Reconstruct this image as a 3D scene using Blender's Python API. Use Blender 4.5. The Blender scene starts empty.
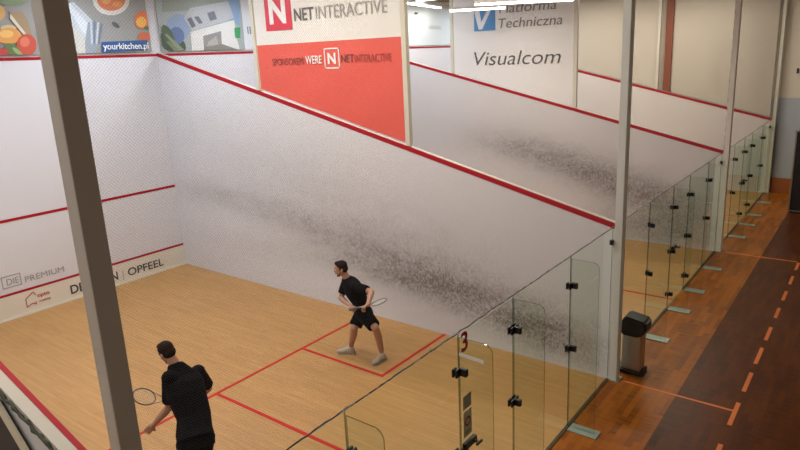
import bpy, bmesh, math, random
from mathutils import Vector, Matrix, Euler
random.seed(4)
scene = bpy.context.scene
col = scene.collection
V = Vector

# ------------------------------------------------------------------ camera
CAM = V((12.3875, -1.3137, 4.3949)); ROT = Euler((1.3248, 0.0404, 0.6374), 'XYZ'); FPX = 628.9126; OX, OY = 13.5064, -12.8542
cd = bpy.data.cameras.new('camera'); cam = bpy.data.objects.new('camera', cd); col.objects.link(cam)
cam.location = CAM; cam.rotation_euler = ROT
cd.sensor_width = 36; cd.lens = FPX / 800 * 36; cd.shift_x = -OX / 800; cd.shift_y = OY / 800
cd.clip_start = 0.05; cd.clip_end = 200
scene.camera = cam
# ------------------------------------------------------------------ world, light, exposure
w = bpy.data.worlds.new('world'); scene.world = w; w.use_nodes = True
w.node_tree.nodes['Background'].inputs[0].default_value = (0.75, 0.85, 1.0, 1); w.node_tree.nodes['Background'].inputs[1].default_value = 0.15
vs = scene.view_settings
vs.view_transform = 'Standard'; vs.look = 'None'; vs.gamma = 1; vs.use_curve_mapping = False; vs.exposure = 0.42
def area(name, loc, sx, sy, power, color, parent=None):
    l = bpy.data.lights.new(name, 'AREA'); l.shape = 'RECTANGLE'; l.size = sx; l.size_y = sy; l.energy = power; l.color = color
    o = bpy.data.objects.new(name, l); col.objects.link(o); o.location = loc
    if parent: o.parent = parent
    return o
COOL = (0.80, 0.89, 1.0); WARM = (1.0, 0.90, 0.78)
LAMP_W = 62

# ------------------------------------------------------------------ helpers
RM = ROT.to_matrix()
def at(u, v, axis, val):
    """where the sight line through a photo point meets a real plane of the hall"""
    d = RM @ V(((u - 400 - OX) / FPX, -(v - 225 - OY) / FPX, -1))
    i = 'xyz'.index(axis); return CAM + d * ((val - CAM[i]) / d[i])
def tag(o, label=None, cat=None, group=None, kind=None):
    if label: o['label'] = label
    if cat: o['category'] = cat
    if group: o['group'] = group
    if kind: o['kind'] = kind
    return o
def empty(name, loc, label=None, cat=None, group=None):
    o = bpy.data.objects.new(name, None); col.objects.link(o); o.location = loc; o.empty_display_size = .1
    return tag(o, label, cat, group)
def link(name, me, mats, parent=None):
    o = bpy.data.objects.new(name, me); col.objects.link(o)
    if not isinstance(mats, (list, tuple)): mats = [mats]
    if not me.materials:
        for m in mats: me.materials.append(m)
    if parent:
        o.parent = parent
        r = parent
        while r.parent: r = r.parent
        if parent is r: o.matrix_parent_inverse = Matrix.Translation(V(r.location)).inverted()
    return o
def obj(name, bm, mats, parent=None, smooth=False):
    me = bpy.data.meshes.new(name); bmesh.ops.recalc_face_normals(bm, faces=bm.faces); bm.to_mesh(me); bm.free()
    if smooth:
        for p in me.polygons: p.use_smooth = True
    return link(name, me, mats, parent)
def box(bm, x0, x1, y0, y1, z0, z1, mi=0, bev=0):
    vs_ = [bm.verts.new((x, y, z)) for z in (z0, z1) for x, y in ((x0, y0), (x1, y0), (x1, y1), (x0, y1))]
    fs = []
    for q in ((0, 3, 2, 1), (4, 5, 6, 7), (0, 1, 5, 4), (1, 2, 6, 5), (2, 3, 7, 6), (3, 0, 4, 7)):
        f = bm.faces.new([vs_[i] for i in q]); f.material_index = mi; fs.append(f)
    if bev:
        es = list({e for f in fs for e in f.edges}); bmesh.ops.bevel(bm, geom=es, offset=bev, segments=2, affect='EDGES', profile=.5)
    return fs
def B(*a, **k):
    bm = bmesh.new(); box(bm, *a, **k); return bm
def prism(bm, pts, axis, a, b, mi=0, mi_side=None):
    """polygon pts (2-D) extruded along axis from a to b"""
    def P(p, t):
        return {'x': (t, p[0], p[1]), 'y': (p[0], t, p[1]), 'z': (p[0], p[1], t)}[axis]
    A = [bm.verts.new(P(p, a)) for p in pts]; C_ = [bm.verts.new(P(p, b)) for p in pts]
    f = bm.faces.new(A); f.material_index = mi; f = bm.faces.new(C_[::-1]); f.material_index = mi
    n = len(pts)
    for i in range(n):
        f = bm.faces.new((A[i], A[(i + 1) % n], C_[(i + 1) % n], C_[i])); f.material_index = mi if mi_side is None else mi_side
def frame_of(d):
    d = V(d).normalized(); a = V((0, 0, 1)) if abs(d.z) < .9 else V((1, 0, 0))
    s = d.cross(a).normalized(); return s, d.cross(s).normalized()
def tube(bm, pts, r, n=8, cap=True, mi=0):
    pts = [V(p) for p in pts]; rr = r if isinstance(r, (list, tuple)) else [r] * len(pts); rings = []
    s, t = frame_of(pts[1] - pts[0])
    for i, p in enumerate(pts):
        d = (pts[min(i + 1, len(pts) - 1)] - pts[max(i - 1, 0)]).normalized()
        s = (s - d * s.dot(d)).normalized(); t = d.cross(s)
        rings.append([bm.verts.new(p + (s * math.cos(2 * math.pi * k / n) + t * math.sin(2 * math.pi * k / n)) * rr[i]) for k in range(n)])
    for a, b in zip(rings, rings[1:]):
        for k in range(n):
            f = bm.faces.new((a[k], a[(k + 1) % n], b[(k + 1) % n], b[k])); f.material_index = mi
    if cap:
        bm.faces.new(rings[0][::-1]).material_index = mi; bm.faces.new(rings[-1]).material_index = mi
def ellipsoid(bm, c, rx, ry, rz, M=None, seg=16):
    m = Matrix.Translation(V(c)) @ ((M.to_4x4()) if M else Matrix.Identity(4)) @ Matrix.Diagonal((rx, ry, rz, 1))
    bmesh.ops.create_uvsphere(bm, u_segments=seg, v_segments=max(8, seg * 3 // 4), radius=1, matrix=m)
def capsule(bm, a, ra, b, rb, n=14):
    a, b = V(a), V(b); d = (b - a); L = d.length
    if L < 1e-6: return
    d.normalize(); pts = []; rs = []
    for k in range(5):
        th = math.pi / 2 * (1 - k / 4.0 * .98) ; pts.append(a - d * ra * math.sin(th)); rs.append(max(ra * math.cos(th), ra * .03))
    for k in range(5):
        th = math.pi / 2 * (k / 4.0 * .98 + .02 * (k == 0)); pts.append(b + d * rb * math.sin(th)); rs.append(max(rb * math.cos(th), rb * .03))
    tube(bm, pts, rs, n)

# ------------------------------------------------------------------ materials
def mat(name, color, rough=.5, metal=0., emit=None, es=0., spec=.5):
    m = bpy.data.materials.new(name); m.use_nodes = True; b = m.node_tree.nodes['Principled BSDF']
    b.inputs['Base Color'].default_value = (*color, 1); b.inputs['Roughness'].default_value = rough; b.inputs['Metallic'].default_value = metal
    b.inputs['Specular IOR Level'].default_value = spec
    if emit: b.inputs['Emission Color'].default_value = (*emit, 1); b.inputs['Emission Strength'].default_value = es
    return m
class N:
    def __init__(s, m): s.t = m.node_tree; s.b = s.t.nodes['Principled BSDF']
    def n(s, typ, **k):
        x = s.t.nodes.new(typ)
        for a, b in k.items(): setattr(x, a, b)
        return x
    def l(s, a, b): s.t.links.new(a, b)
    def val(s, sock, v):
        if isinstance(v, (int, float)): sock.default_value = v
        elif isinstance(v, (tuple, list)): sock.default_value = v
        else: s.l(v, sock)
    def math(s, op, a, b=None, clamp=False):
        x = s.n('ShaderNodeMath', operation=op, use_clamp=clamp); s.val(x.inputs[0], a)
        if b is not None: s.val(x.inputs[1], b)
        return x.outputs[0]
    def mix(s, f, a, b, typ='MIX'):
        x = s.n('ShaderNodeMix', data_type='RGBA', blend_type=typ); s.val(x.inputs[0], f); s.val(x.inputs[6], a); s.val(x.inputs[7], b); return x.outputs[2]
    def coord(s): return s.n('ShaderNodeTexCoord').outputs['Object']
    def noise(s, vec, scale, detail=4, rough=.6):
        x = s.n('ShaderNodeTexNoise'); s.l(vec, x.inputs['Vector']); x.inputs['Scale'].default_value = scale; x.inputs['Detail'].default_value = detail; x.inputs['Roughness'].default_value = rough
        return x.outputs[0]
    def mapping(s, vec, rot=(0, 0, 0), sc=(1, 1, 1)):
        x = s.n('ShaderNodeMapping'); s.l(vec, x.inputs[0]); x.inputs['Rotation'].default_value = rot; x.inputs['Scale'].default_value = sc; return x.outputs[0]
    def ramp(s, f, stops):
        x = s.n('ShaderNodeValToRGB'); s.l(f, x.inputs[0]); e = x.color_ramp.elements
        while len(e) < len(stops): e.new(.5)
        for i, (p, c) in enumerate(stops): e[i].position = p; e[i].color = (*c, 1)
        return x.outputs[0]
def planks(name, c1, c2, c3, rot, bw, rh, rough, gap=(.18, .1, .05), split=None, dark=None, spec=.45):
    m = mat(name, c1, rough, spec=spec); n = N(m); co = n.coord(); mp = n.mapping(co, (0, 0, rot))
    br = n.n('ShaderNodeTexBrick'); n.l(mp, br.inputs['Vector']); br.offset = .37; br.offset_frequency = 2
    br.inputs['Scale'].default_value = 1; br.inputs['Brick Width'].default_value = bw; br.inputs['Row Height'].default_value = rh
    br.inputs['Mortar Size'].default_value = .0012; br.inputs['Mortar Smooth'].default_value = .3; br.inputs['Bias'].default_value = -.1
    br.inputs['Color1'].default_value = (*c1, 1); br.inputs['Color2'].default_value = (*c2, 1); br.inputs['Mortar'].default_value = (*gap, 1)
    g = n.noise(n.mapping(co, (0, 0, rot), (1.2, 16, 1)), 1.6, 5)
    c = n.mix(n.math('MULTIPLY', n.math('SUBTRACT', g, .35, True), 1.5, True), br.outputs['Color'], (*c3, 1))
    blk = n.noise(n.mapping(co, (0, 0, rot), (1 / bw * .9, 1 / rh * .5, 1)), 1.0, 1)
    c = n.mix(n.math('MULTIPLY', n.math('SUBTRACT', blk, .5), 1.1, True), c, (*[x * .62 for x in c3], 1))
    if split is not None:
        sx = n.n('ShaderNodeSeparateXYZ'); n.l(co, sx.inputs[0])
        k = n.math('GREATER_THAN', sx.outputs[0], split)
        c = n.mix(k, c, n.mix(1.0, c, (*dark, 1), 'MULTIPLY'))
    n.l(c, n.b.inputs['Base Color']); return m
M_MAPLE = planks('maple_boards', (.47, .255, .086), (.40, .21, .068), (.57, .335, .125), 0, .9, .057, .45)
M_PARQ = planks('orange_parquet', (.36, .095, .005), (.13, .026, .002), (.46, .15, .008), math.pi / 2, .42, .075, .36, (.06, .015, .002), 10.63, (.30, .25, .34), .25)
def plaster(name, color, smears=(), rough=.75):
    m = mat(name, color, rough, spec=.25); n = N(m); co = n.coord()
    sx = n.n('ShaderNodeSeparateXYZ'); n.l(co, sx.inputs[0]); X, Z = sx.outputs[0], sx.outputs[2]
    base = n.mix(n.math('MULTIPLY', n.noise(co, .9, 3), .25), (*color, 1), (*[c * .9 for c in color], 1))
    if smears:
        tot = None
        for (cx, cz, rx, rz, tilt, amp) in smears:
            dx = n.math('SUBTRACT', X, cx); dz = n.math('SUBTRACT', n.math('SUBTRACT', Z, cz), n.math('MULTIPLY', dx, tilt))
            q = n.math('ADD', n.math('POWER', n.math('ABSOLUTE', n.math('DIVIDE', dx, rx)), 2), n.math('POWER', n.math('ABSOLUTE', n.math('DIVIDE', dz, rz)), 2))
            g = n.math('MULTIPLY', n.math('POWER', 2.718, n.math('MULTIPLY', q, -1)), amp)
            tot = g if tot is None else n.math('ADD', tot, g)
        fine = n.noise(n.mapping(co, (0, .25, 0), (1, 1, .8)), 34, 6, .8); big = n.noise(n.mapping(co, (0, .25, 0), (1, 1, 2.5)), 1.7, 4)
        k = n.math('MULTIPLY', tot, n.math('ADD', .35, n.math('MULTIPLY', big, 1.2)))
        k = n.math('MULTIPLY', k, n.math('ADD', .22, n.math('MULTIPLY', n.math('SUBTRACT', fine, .34, True), 2.6, True)), True)
        base = n.mix(k, base, (.17, .15, .14, 1))
    n.l(base, n.b.inputs['Base Color']); return m
WALLC = (.64, .635, .665)
M_WALL = plaster('court_wall_paint', WALLC)
M_SIDE3 = plaster('scuffed_wall_near', WALLC, [(6.9, .82, 2.0, .42, -.12, 1.1), (8.9, .42, .9, .36, -.1, .9), (3.6, 1.50, 2.1, .34, -.12, .50), (1.2, 1.72, 1.2, .25, 0, .30), (4.0, .8, 2.6, .3, 0, .26), (6.5, 1.5, 2.6, .6, -.1, .36), (3.5, 2.4, 3, .7, -.1, .22)])
M_SIDE2 = plaster('scuffed_wall_middle', (.62, .60, .60), [(7.0, 1.45, 1.8, .40, -.2, .8), (8.5, .9, 1.3, .6, -.2, .8), (5.2, 2.0, 1.8, .4, -.1, .5), (8.5, .25, 1.6, .4, 0, .7), (4.5, 2.2, 4, .9, -.15, .22)])
M_SIDE1 = plaster('scuffed_wall_far', (.66, .62, .58), [(8.4, .7, 1.3, .5, 0, .3)])
M_CREAMW = plaster('cream_wall_paint', (.72, .67, .56)); M_GREYW = plaster('grey_wall_paint', (.46, .50, .55))
M_CEIL = mat('ceiling_brown', (.16, .11, .06), .8)
M_RED = mat('red_line_paint', (.36, .006, .016), .6, spec=.2)
M_REDFL = mat('red_floor_tape', (.50, .015, .010), .6, spec=.3)
M_ORANGE = mat('orange_floor_tape', (.68, .17, .03), .5)
M_WHITE = mat('white_paint', (.72, .71, .68), .6); M_CREAM = mat('cream_paint', (.66, .62, .50), .6)
M_CAP = mat('wall_cap_paint', (.50, .47, .41), .6); M_TIN = mat('cream_tin', (.68, .64, .56), .5)
M_POST = mat('grey_steel_post', (.30, .31, .30), .5, .1)
M_POSTL = mat('light_steel_post', (.50, .52, .49), .5)
M_CREAMP = mat('cream_post', (.60, .57, .47), .5)
M_BLACK = mat('black_metal', (.012, .012, .016), .35, .3); M_BLKPL = mat('black_plastic', (.012, .012, .013), .45)
M_PLATE = mat('steel_plate', (.36, .42, .38), .4, .5)
M_CHAN = mat('floor_channel', (.10, .07, .04), .6); M_STEEL = mat('brushed_steel', (.42, .40, .37), .32, .85)
def glassmat(name, tint):
    m = bpy.data.materials.new(name); m.use_nodes = True; t = m.node_tree; t.nodes.clear()
    o = t.nodes.new('ShaderNodeOutputMaterial'); mx = t.nodes.new('ShaderNodeMixShader'); tr = t.nodes.new('ShaderNodeBsdfTransparent'); gl = t.nodes.new('ShaderNodeBsdfGlossy'); fr = t.nodes.new('ShaderNodeFresnel')
    tr.inputs[0].default_value = (*tint, 1); gl.inputs['Roughness'].default_value = .02; gl.inputs[0].default_value = (.9, 1, .95, 1); fr.inputs[0].default_value = 1.35
    ge = t.nodes.new('ShaderNodeNewGeometry'); iv = t.nodes.new('ShaderNodeMath'); iv.operation = 'SUBTRACT'; iv.inputs[0].default_value = 1; t.links.new(ge.outputs['Backfacing'], iv.inputs[1])
    mu = t.nodes.new('ShaderNodeMath'); mu.operation = 'MULTIPLY'; t.links.new(fr.outputs[0], mu.inputs[0]); t.links.new(iv.outputs[0], mu.inputs[1]); t.links.new(mu.outputs[0], mx.inputs[0]); t.links.new(tr.outputs[0], mx.inputs[1]); t.links.new(gl.outputs[0], mx.inputs[2]); t.links.new(mx.outputs[0], o.inputs[0]); return m
M_EDGE = glassmat('glass_edge', (.42, .50, .42))
M_TOPEDGE = mat('glass_top_edge', (.05, .055, .045), .4)
M_NET = mat('net_cord', (.09, .085, .085), .9, spec=.1); M_ROPE = mat('net_rope', (.09, .085, .07), .9)
M_TUBE = mat('lamp_tube', (1, 1, 1), .5, 0, (1, .98, .92), 7.0)
M_BROWN = mat('brown_pillar', (.22, .062, .028), .6)
M_GREEN = mat('rubber', (.03, .03, .03), .8)
M_GLASS = glassmat('clear_green_glass', (.93, .955, .925))
M_CURT = mat('beige_curtain', (.53, .48, .39), .9)
def flat(c, r=.5): return mat('print_%02x%02x%02x' % tuple(int(max(0, min(1, x)) * 255) for x in c), c, r)
_pm = {}
def col_mat(c):
    if c not in _pm: _pm[c] = flat(c)
    return _pm[c]
M_INK = mat('dark_ink', (.05, .05, .055), .6); M_INKG = mat('grey_ink', (.30, .29, .29), .6); M_INKW = mat('white_ink', (.8, .8, .8), .6)
def lettering(name, text, org, right, up, height, material, parent, width=None, shear=0, bold=0):
    """flat raised letters: org = lower left corner, right/up = directions of the sign's plane; height of capitals"""
    cu = bpy.data.curves.new(name, 'FONT'); cu.body = text; cu.size = 1; cu.shear = shear; cu.offset = bold; cu.extrude = .002
    t = bpy.data.objects.new(name, cu); col.objects.link(t); bpy.context.view_layer.update()
    dg = bpy.context.evaluated_depsgraph_get(); me = bpy.data.meshes.new_from_object(t.evaluated_get(dg)); me.name = name
    bpy.data.objects.remove(t); bpy.data.curves.remove(cu)
    xs = [v.co.x for v in me.vertices]; x0, x1 = min(xs), max(xs); s = height / .70; sx = (width / (x1 - x0)) if width else s
    R_, U = V(right), V(up); Nn = R_.cross(U)
    for v in me.vertices:
        c = v.co; v.co = V(org) + R_ * ((c.x - x0) * sx) + U * (c.y * s) + Nn * (c.z + .002)
    me.materials.clear(); return link(name, me, material, parent)

# ------------------------------------------------------------------ THE SETTING
H = 6.05; WT = .10; L = 9.75; P = 6.5
def struct(name, bm, mats, parent=None):
    o = obj(name, bm, mats, parent); o['kind'] = 'structure'; return o
fl = struct('floor', B(-.2, L, -6.6, 19.6, -.1, 0), M_MAPLE)
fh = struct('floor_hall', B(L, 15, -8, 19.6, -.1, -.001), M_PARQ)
struct('ceiling', B(-.2, 15, -8, 19.8, H, H + .1), M_CEIL)
wf = struct('wall_front', B(-.2, 0, -8, 19.6, 0, H), M_WALL)
struct('wall_back', B(15, 15.2, -8, 19.8, 0, H), M_CREAMW)
struct('wall_left', B(-.2, 15, -8.2, -8, 0, H), M_CREAMW)
bm = bmesh.new(); box(bm, -.2, 15, 19.6, 19.8, 2.76, H, 0); box(bm, -.2, 15, 19.6, 19.8, 0, 2.76, 1)
struct('wall_right', bm, [M_CREAMW, M_GREYW])
bb = struct('baseboard_right', B(9.86, 15, 19.55, 19.6, 0, .44), mat('orange_wood_board', (.36, .11, .03), .45))
# red lines on the front wall (each a strip of paint a few mm proud), every court
for z, hgt in ((4.57, .05), (1.78, .05), (.45, .035)):
    b = bmesh.new()
    for k in range(4): box(b, 0, .006 if z > 1 else .028, -6.5 + k * P, -6.5 + k * P + 6.4, z, z + hgt)
    struct('trim_%d' % {4.57: 1, 1.78: 2, .45: 3}[z], b, M_RED)
# court floor lines
def floor_line(x0, x1, y0, y1): return B(x0, x1, y0, y1, 0, .003)
for k in range(4):
    y = -6.5 + k * P
    b = bmesh.new(); box(b, 5.44, 5.49, y, y + 6.4, 0, .003); box(b, 5.49, L - .02, y + 3.175, y + 3.225, 0, .003)
    for s in (0, 1):
        ya = y + (1.575 if s == 0 else 4.775); box(b, 5.49, 7.06, ya, ya + .05, 0, .003)
        box(b, 7.06, 7.11, y if s == 0 else ya, ya + .05 if s == 0 else y + 6.4, 0, .003)
    struct('court_lines', b, M_REDFL, fl)
b = bmesh.new()
for (a0, a1) in [(-1 + .0, -.4), (.1, .7), (1.2, 1.8), (2.3, 2.9), (3.4, 4.0), (4.5, 5.1), (5.3, 5.65), (6.1, 6.68), (7.0, 7.58), (7.88, 8.46), (8.76, 9.3), (9.72, 10.2), (10.6, 11.1), (11.5, 12.0), (12.4, 12.9), (13.3, 13.8), (14.2, 14.7), (15.1, 15.6), (16, 16.5), (16.9, 17.4)]:
    box(b, 11.295, 11.345, a0, a1, -.001, .0015)
for y in (-.05, 6.45, 12.95): box(b, 9.87, 11.295, y - .018, y + .018, -.001, .0015)
struct('hall_floor_lines', b, M_ORANGE, fh)
# sloping side walls between the courts
def side_wall(name, y0, m, long_=True):
    b = bmesh.new(); prism(b, [(0, 0), (L + .02, 0), (L + .02, 2.18), (0, 4.62)], 'y', y0, y0 + WT)
    o = struct(name, b, [m])
    b = bmesh.new()
    first = y0 < 0
    for ya, yb in (((y0 + WT, y0 + WT + .004),) if first else ((y0 - .004, y0), (y0 + WT, y0 + WT + .004))):
        prism(b, [(0, 4.565), (L + .02, 2.125), (L + .02, 2.182), (0, 4.622)], 'y', ya, yb)
    ra, rb = (y0 + .070, y0 + WT + .003) if first else (y0 - .003, y0 + .018)
    prism(b, [(0, 4.62), (L + .02, 2.18), (L + .02, 2.197), (0, 4.637)], 'y', ra, rb)
    struct('red_outline', b, M_RED, o)
    b = bmesh.new(); prism(b, [(0, 4.62), (L + .02, 2.18), (L + .02, 2.195), (0, 4.635)], 'y', y0 if first else rb, ra if first else y0 + WT); struct('wall_cap', b, M_CAP, o)
    return o
side_wall('wall_side_first', -.1, M_WALL); side_wall('wall_side_second', 6.4, M_SIDE3); side_wall('wall_side_third', 12.9, M_SIDE2); side_wall('wall_side_fourth', 19.4, M_SIDE1)

# ------------------------------------------------------------------ tins (resonant boards along the front wall)
YA, ZA = (0, 1, 0), (0, 0, 1)
ORD = {1: 'near', 2: 'middle', 3: 'far'}
def tin(y):
    t = empty('tin_board', (0, y + 3.2, 0), 'low cream tin board with lettering along the front wall of the near court', 'tin board')
    obj('board', B(0, .025, y, y + 6.4, .03, .45), M_TIN, t); obj('foot_rail', B(0, .05, y, y + 6.4, 0, .03), M_CREAM, t); return t
t = tin(0)
lettering('lettering', 'DE', (.026, 3.86, .13), YA, ZA, .17, M_INK, t, .27, bold=.02)
lettering('lettering', 'N', (.026, 4.68, .13), YA, ZA, .17, M_INK, t, .14, bold=.02)
lettering('lettering', '|', (.026, 4.93, .13), YA, ZA, .17, M_INKG, t, .012)
lettering('lettering', 'OPFEEL', (.026, 5.04, .13), YA, ZA, .16, M_INK, t, .82, bold=.012)
b = bmesh.new()
for p0, p1 in (((3.06, .14), (3.06, .30)), ((3.06, .30), (3.20, .40)), ((3.20, .40), (3.24, .33)), ((3.06, .14), (3.16, .19)), ((3.16, .19), (3.22, .15)), ((3.22, .15), (3.22, .2))):
    tube(b, [(.028, *p0), (.028, *p1)], .007, 5)
obj('house_mark', b, M_RED, t)
lettering('lettering', 'opto', (.026, 3.26, .27), YA, ZA, .07, M_RED, t, .22, bold=.01); lettering('lettering', 'meble', (.026, 3.28, .17), YA, ZA, .045, M_RED, t, .2)
# lettering painted on the plaster of the near court
lettering('wall_lettering', 'PREMIUM', (.002, 3.12, .61), YA, ZA, .11, M_INKG, wf, .7)['kind'] = 'structure'
lettering('wall_lettering', 'DIE', (.002, 2.82, .64), YA, ZA, .12, M_INKG, wf, .2)['kind'] = 'structure'
b = bmesh.new(); 
for a in ((2.74, 3.06, .59, .605), (2.74, 3.06, .80, .815), (2.74, 2.755, .59, .815), (3.045, 3.06, .59, .815)): box(b, .0, .004, *a)
struct('wall_lettering_frame', b, M_INKG, wf)

# ------------------------------------------------------------------ advertising boards on the front wall
def picture(name, shapes, plane, parent, step=.0012):
    """printed picture: coloured patches laid on one another in the board's own plane"""
    cols = []; b = bmesh.new()
    for i, (pts, c) in enumerate(shapes):
        if c not in cols: cols.append(c)
        vv = [b.verts.new((plane + step * i, p[0], p[1])) for p in pts]
        f = b.faces.new(vv); f.material_index = cols.index(c)
    me = bpy.data.meshes.new(name); b.to_mesh(me); b.free()
    for c in cols: me.materials.append(col_mat(c))
    return link(name, me, [], parent)
PX = .045
def pf(*uv): return [(lambda q: (q.y, q.z))(at(u, v, 'x', PX)) for u, v in uv]
def ell(cu, cv, ru, rv, n=18, rot=0):
    r = math.radians(rot)
    return pf(*[(cu + ru * math.cos(a) * math.cos(r) - rv * math.sin(a) * math.sin(r), cv + ru * math.cos(a) * math.sin(r) + rv * math.sin(a) * math.cos(r)) for a in [2 * math.pi * k / n for k in range(n)]])
k1 = empty('advertising_board', (0, 4.4, 4.66), 'kitchen advertising board with tomatoes, soup bowl and fork above the near front wall', 'advertising board', 'boards above the front walls')
obj('panel', B(.004, .04, 2.3, 6.27, 4.66, 5.98), col_mat((.30, .30, .285)), k1)
sh = [(pf((66, 4), (74, 2), (94, 22), (97, 34), (90, 53), (80, 56), (70, 50)), (.50, .54, .58)),
      (pf((66, 4), (70, 3), (90, 26), (92, 33), (84, 34)), (.62, .66, .70)), (pf((67, 16), (84, 38), (88, 54), (76, 56)), (.55, .54, .50)),
      (pf((88, 22), (93, 21), (98, 40), (96, 56), (86, 56), (85, 42)), (.28, .32, .37))]
for i in range(4): sh.append((pf((90 + i * 3.6, 20 + i * 1.2), (92 + i * 3.6, 20 + i * 1.2), (93 + i * 2.2, 44), (91 + i * 2.2, 44)), (.16, .20, .27) if i % 2 else (.50, .54, .60)))
sh += [(ell(111, 0, 18.5, 15.5), (.66, .64, .60)), (ell(111, -1, 14.5, 12), (.62, .20, .09)), (ell(106, 0, 5, 4), (.72, .34, .16)), (ell(117, 4, 5, 3), (.70, .30, .12)),
       (ell(115.5, 25, 4.5, 2.2, rot=35), (.10, .11, .12)), (ell(142, 20, 7.5, 9), (.68, .16, .05)), (ell(141, 22, 5, 5.5), (.80, .42, .08)), (ell(144, 37, 6.5, 5), (.55, .13, .06)),
       (ell(146, 28, 2.5, 2), (.10, .16, .05)), (ell(120, 51, 16, 2.5), (.16, .16, .15)),
       (pf((101, 42), (147, 40), (147, 50), (101, 53)), (.02, .09, .26))]
sh += [(ell(12, -2, 16, 8), (.22, .30, .16)), (ell(-3, 13, 8, 8), (.62, .36, .12)), (pf((9, 11), (22, 12), (27, 20), (33, 40), (30, 42), (12, 20)), (.34, .24, .13)), (pf((10, 14), (14, 19), (32, 42), (29, 42), (9, 18)), (.70, .62, .48)),
       (ell(8, 28, 8, 3), (.60, .46, .26)), (ell(8, 36, 13, 8), (.66, .30, .07)), (ell(6, 34, 7, 4), (.76, .46, .14)), (ell(26, 45, 10, 11), (.50, .07, .035)), (ell(24, 42, 5, 5), (.64, .16, .09)),
       (ell(12, 50, 9, 5, rot=35), (.10, .17, .05)), (ell(17, 52, 7, 2, rot=40), (.26, .36, .14)), (ell(2, 53, 6, 5), (.44, .05, .04)), (ell(-8, 50, 7, 9), (.52, .10, .05))]
def clip_z(shapes, zlo, zhi, ylo, yhi):
    return [([(min(max(a, ylo), yhi), min(max(b_, zlo), zhi)) for a, b_ in pts], c) for pts, c in shapes]
picture('printed_picture', clip_z(sh, 4.665, 5.975, 2.31, 6.26), PX - .004, k1)
q = at(104, 50, 'x', .09)
lettering('lettering', 'yourkitchen.pl', (.078, q.y, q.z + .01), YA, ZA, .12, M_INKW, k1, .95, bold=.012)
k2 = empty('advertising_board', (0, 7.6, 4.66), 'house advertising board with grey roof and dark leaves, right of the tomato board', 'advertising board', 'boards above the front walls')
obj('panel', B(.004, .04, 6.5, 8.66, 4.66, 5.98), col_mat((.34, .37, .36)), k2)
sh = [(pf((162, 0), (240, 0), (240, 8), (162, 12)), (.26, .29, .24)), (pf((225, 0), (240, 0), (240, 26), (229, 20)), (.22, .32, .48)), (ell(178, 28, 12, 14), (.24, .32, .46)),
      (pf((184, 18), (190, 8), (228, 1), (234, 18), (192, 31)), (.42, .43, .44)), (pf((187, 19), (191, 17), (196, 26), (192, 28)), (.12, .13, .15)), (pf((194, 17), (198, 16), (203, 23), (199, 24)), (.14, .15, .17)),
      (pf((207, 13), (214, 11), (217, 19), (210, 21)), (.16, .17, .19)), (pf((190, 32), (234, 20), (237, 40), (240, 52), (192, 52)), (.62, .61, .58)), (pf((203, 36), (221, 31), (222, 50), (204, 51)), (.24, .23, .22)),
      (pf((208, 42), (216, 36), (220, 50), (206, 50)), (.36, .33, .30)), (pf((204, 47), (222, 44), (238, 50), (238, 52), (204, 52)), (.20, .19, .16)), (pf((234, 28), (240, 27), (240, 38), (235, 38)), (.04, .28, .10)),
      (ell(172, 43, 15, 9, rot=30), (.05, .075, .045)), (ell(176, 36, 8, 9), (.10, .15, .30)), (ell(168, 36, 5, 12, rot=-25), (.07, .10, .05)), (pf((164, 34), (167, 34), (184, 50), (178, 52)), (.22, .27, .16)), (pf((166, 42), (168, 41), (180, 52), (174, 52)), (.16, .20, .11))]
picture('printed_picture', clip_z(sh, 4.665, 5.975, 6.51, 8.65), PX - .004, k2)
k3 = empty('advertising_board', (0, 9.8, 4.66), 'plain white board with two small letters, right of the house board', 'advertising board', 'boards above the front walls')
obj('panel', B(.004, .04, 8.68, 12.85, 4.66, 5.98), mat('white_board', (.66, .68, .72), .5), k3)
lettering('lettering', 'IE', (.041, 8.80, 5.02), YA, ZA, .17, mat('slate_ink', (.12, .14, .2), .6), k3, .17)
k4 = empty('advertising_board', (0, 16.2, 4.66), 'pale board with faint small lettering above the far front wall', 'advertising board', 'boards above the front walls')
obj('panel', B(.004, .04, 13.05, 19.3, 4.66, 5.84), mat('pale_board', (.60, .66, .68), .4), k4)
lettering('lettering', 'VISUAL', (.041, 16.25, 5.17), YA, ZA, .12, M_INKG, k4, .75)
obj('sensor', B(.041, .08, 15.5, 15.62, 5.62, 5.68), M_BLACK, k4)

# ------------------------------------------------------------------ posts
def wall_z(x): return 4.62 - x * 2.44 / L
def post(y, x0=9.70, x1=9.82, name='steel_post', m=M_POSTL, label='', hw=.055):
    t = empty(name, ((x0 + x1) / 2, y, 0), label, 'post', 'steel posts at the backs of the court walls')
    # post: open channel with a web and two lips like the ones in the hall
    b = bmesh.new(); box(b, x0, x1, y - hw, y + hw, 0, H, bev=.006); obj('shaft', b, m, t)
    obj('foot_plate', B(x0 + .002, x1 + .03, y - hw - .02, y + hw + .02, 0, .012), M_PLATE, t)
    return t
post(-.095, 9.70, 9.80, m=mat('dark_grey_post', (.52, .49, .46), .5), label='nearest grey steel post in front, at left of the near court', hw=.05)
post(6.45, 9.775, 9.875, m=mat('light_post', (.62, .63, .60), .5), label='tall grey steel post beside the trash bin', hw=.07)
post(12.97, 9.775, 9.875, m=mat('pale_post', (.68, .65, .59), .5), label='pale steel post between the middle and the far glass walls', hw=.075)
post(19.47, 9.775, 9.875, m=M_CREAMP, label='cream steel post at the hall end beside the grey wall', hw=.06)
# white end trims of the side walls
for i, y in enumerate((6.4, 12.9, 19.4)):
    o = struct('trim_%d' % (4 + i), B(L + .02, 9.775, y + .0, y + .1, 0, 2.18), M_WHITE)
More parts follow.
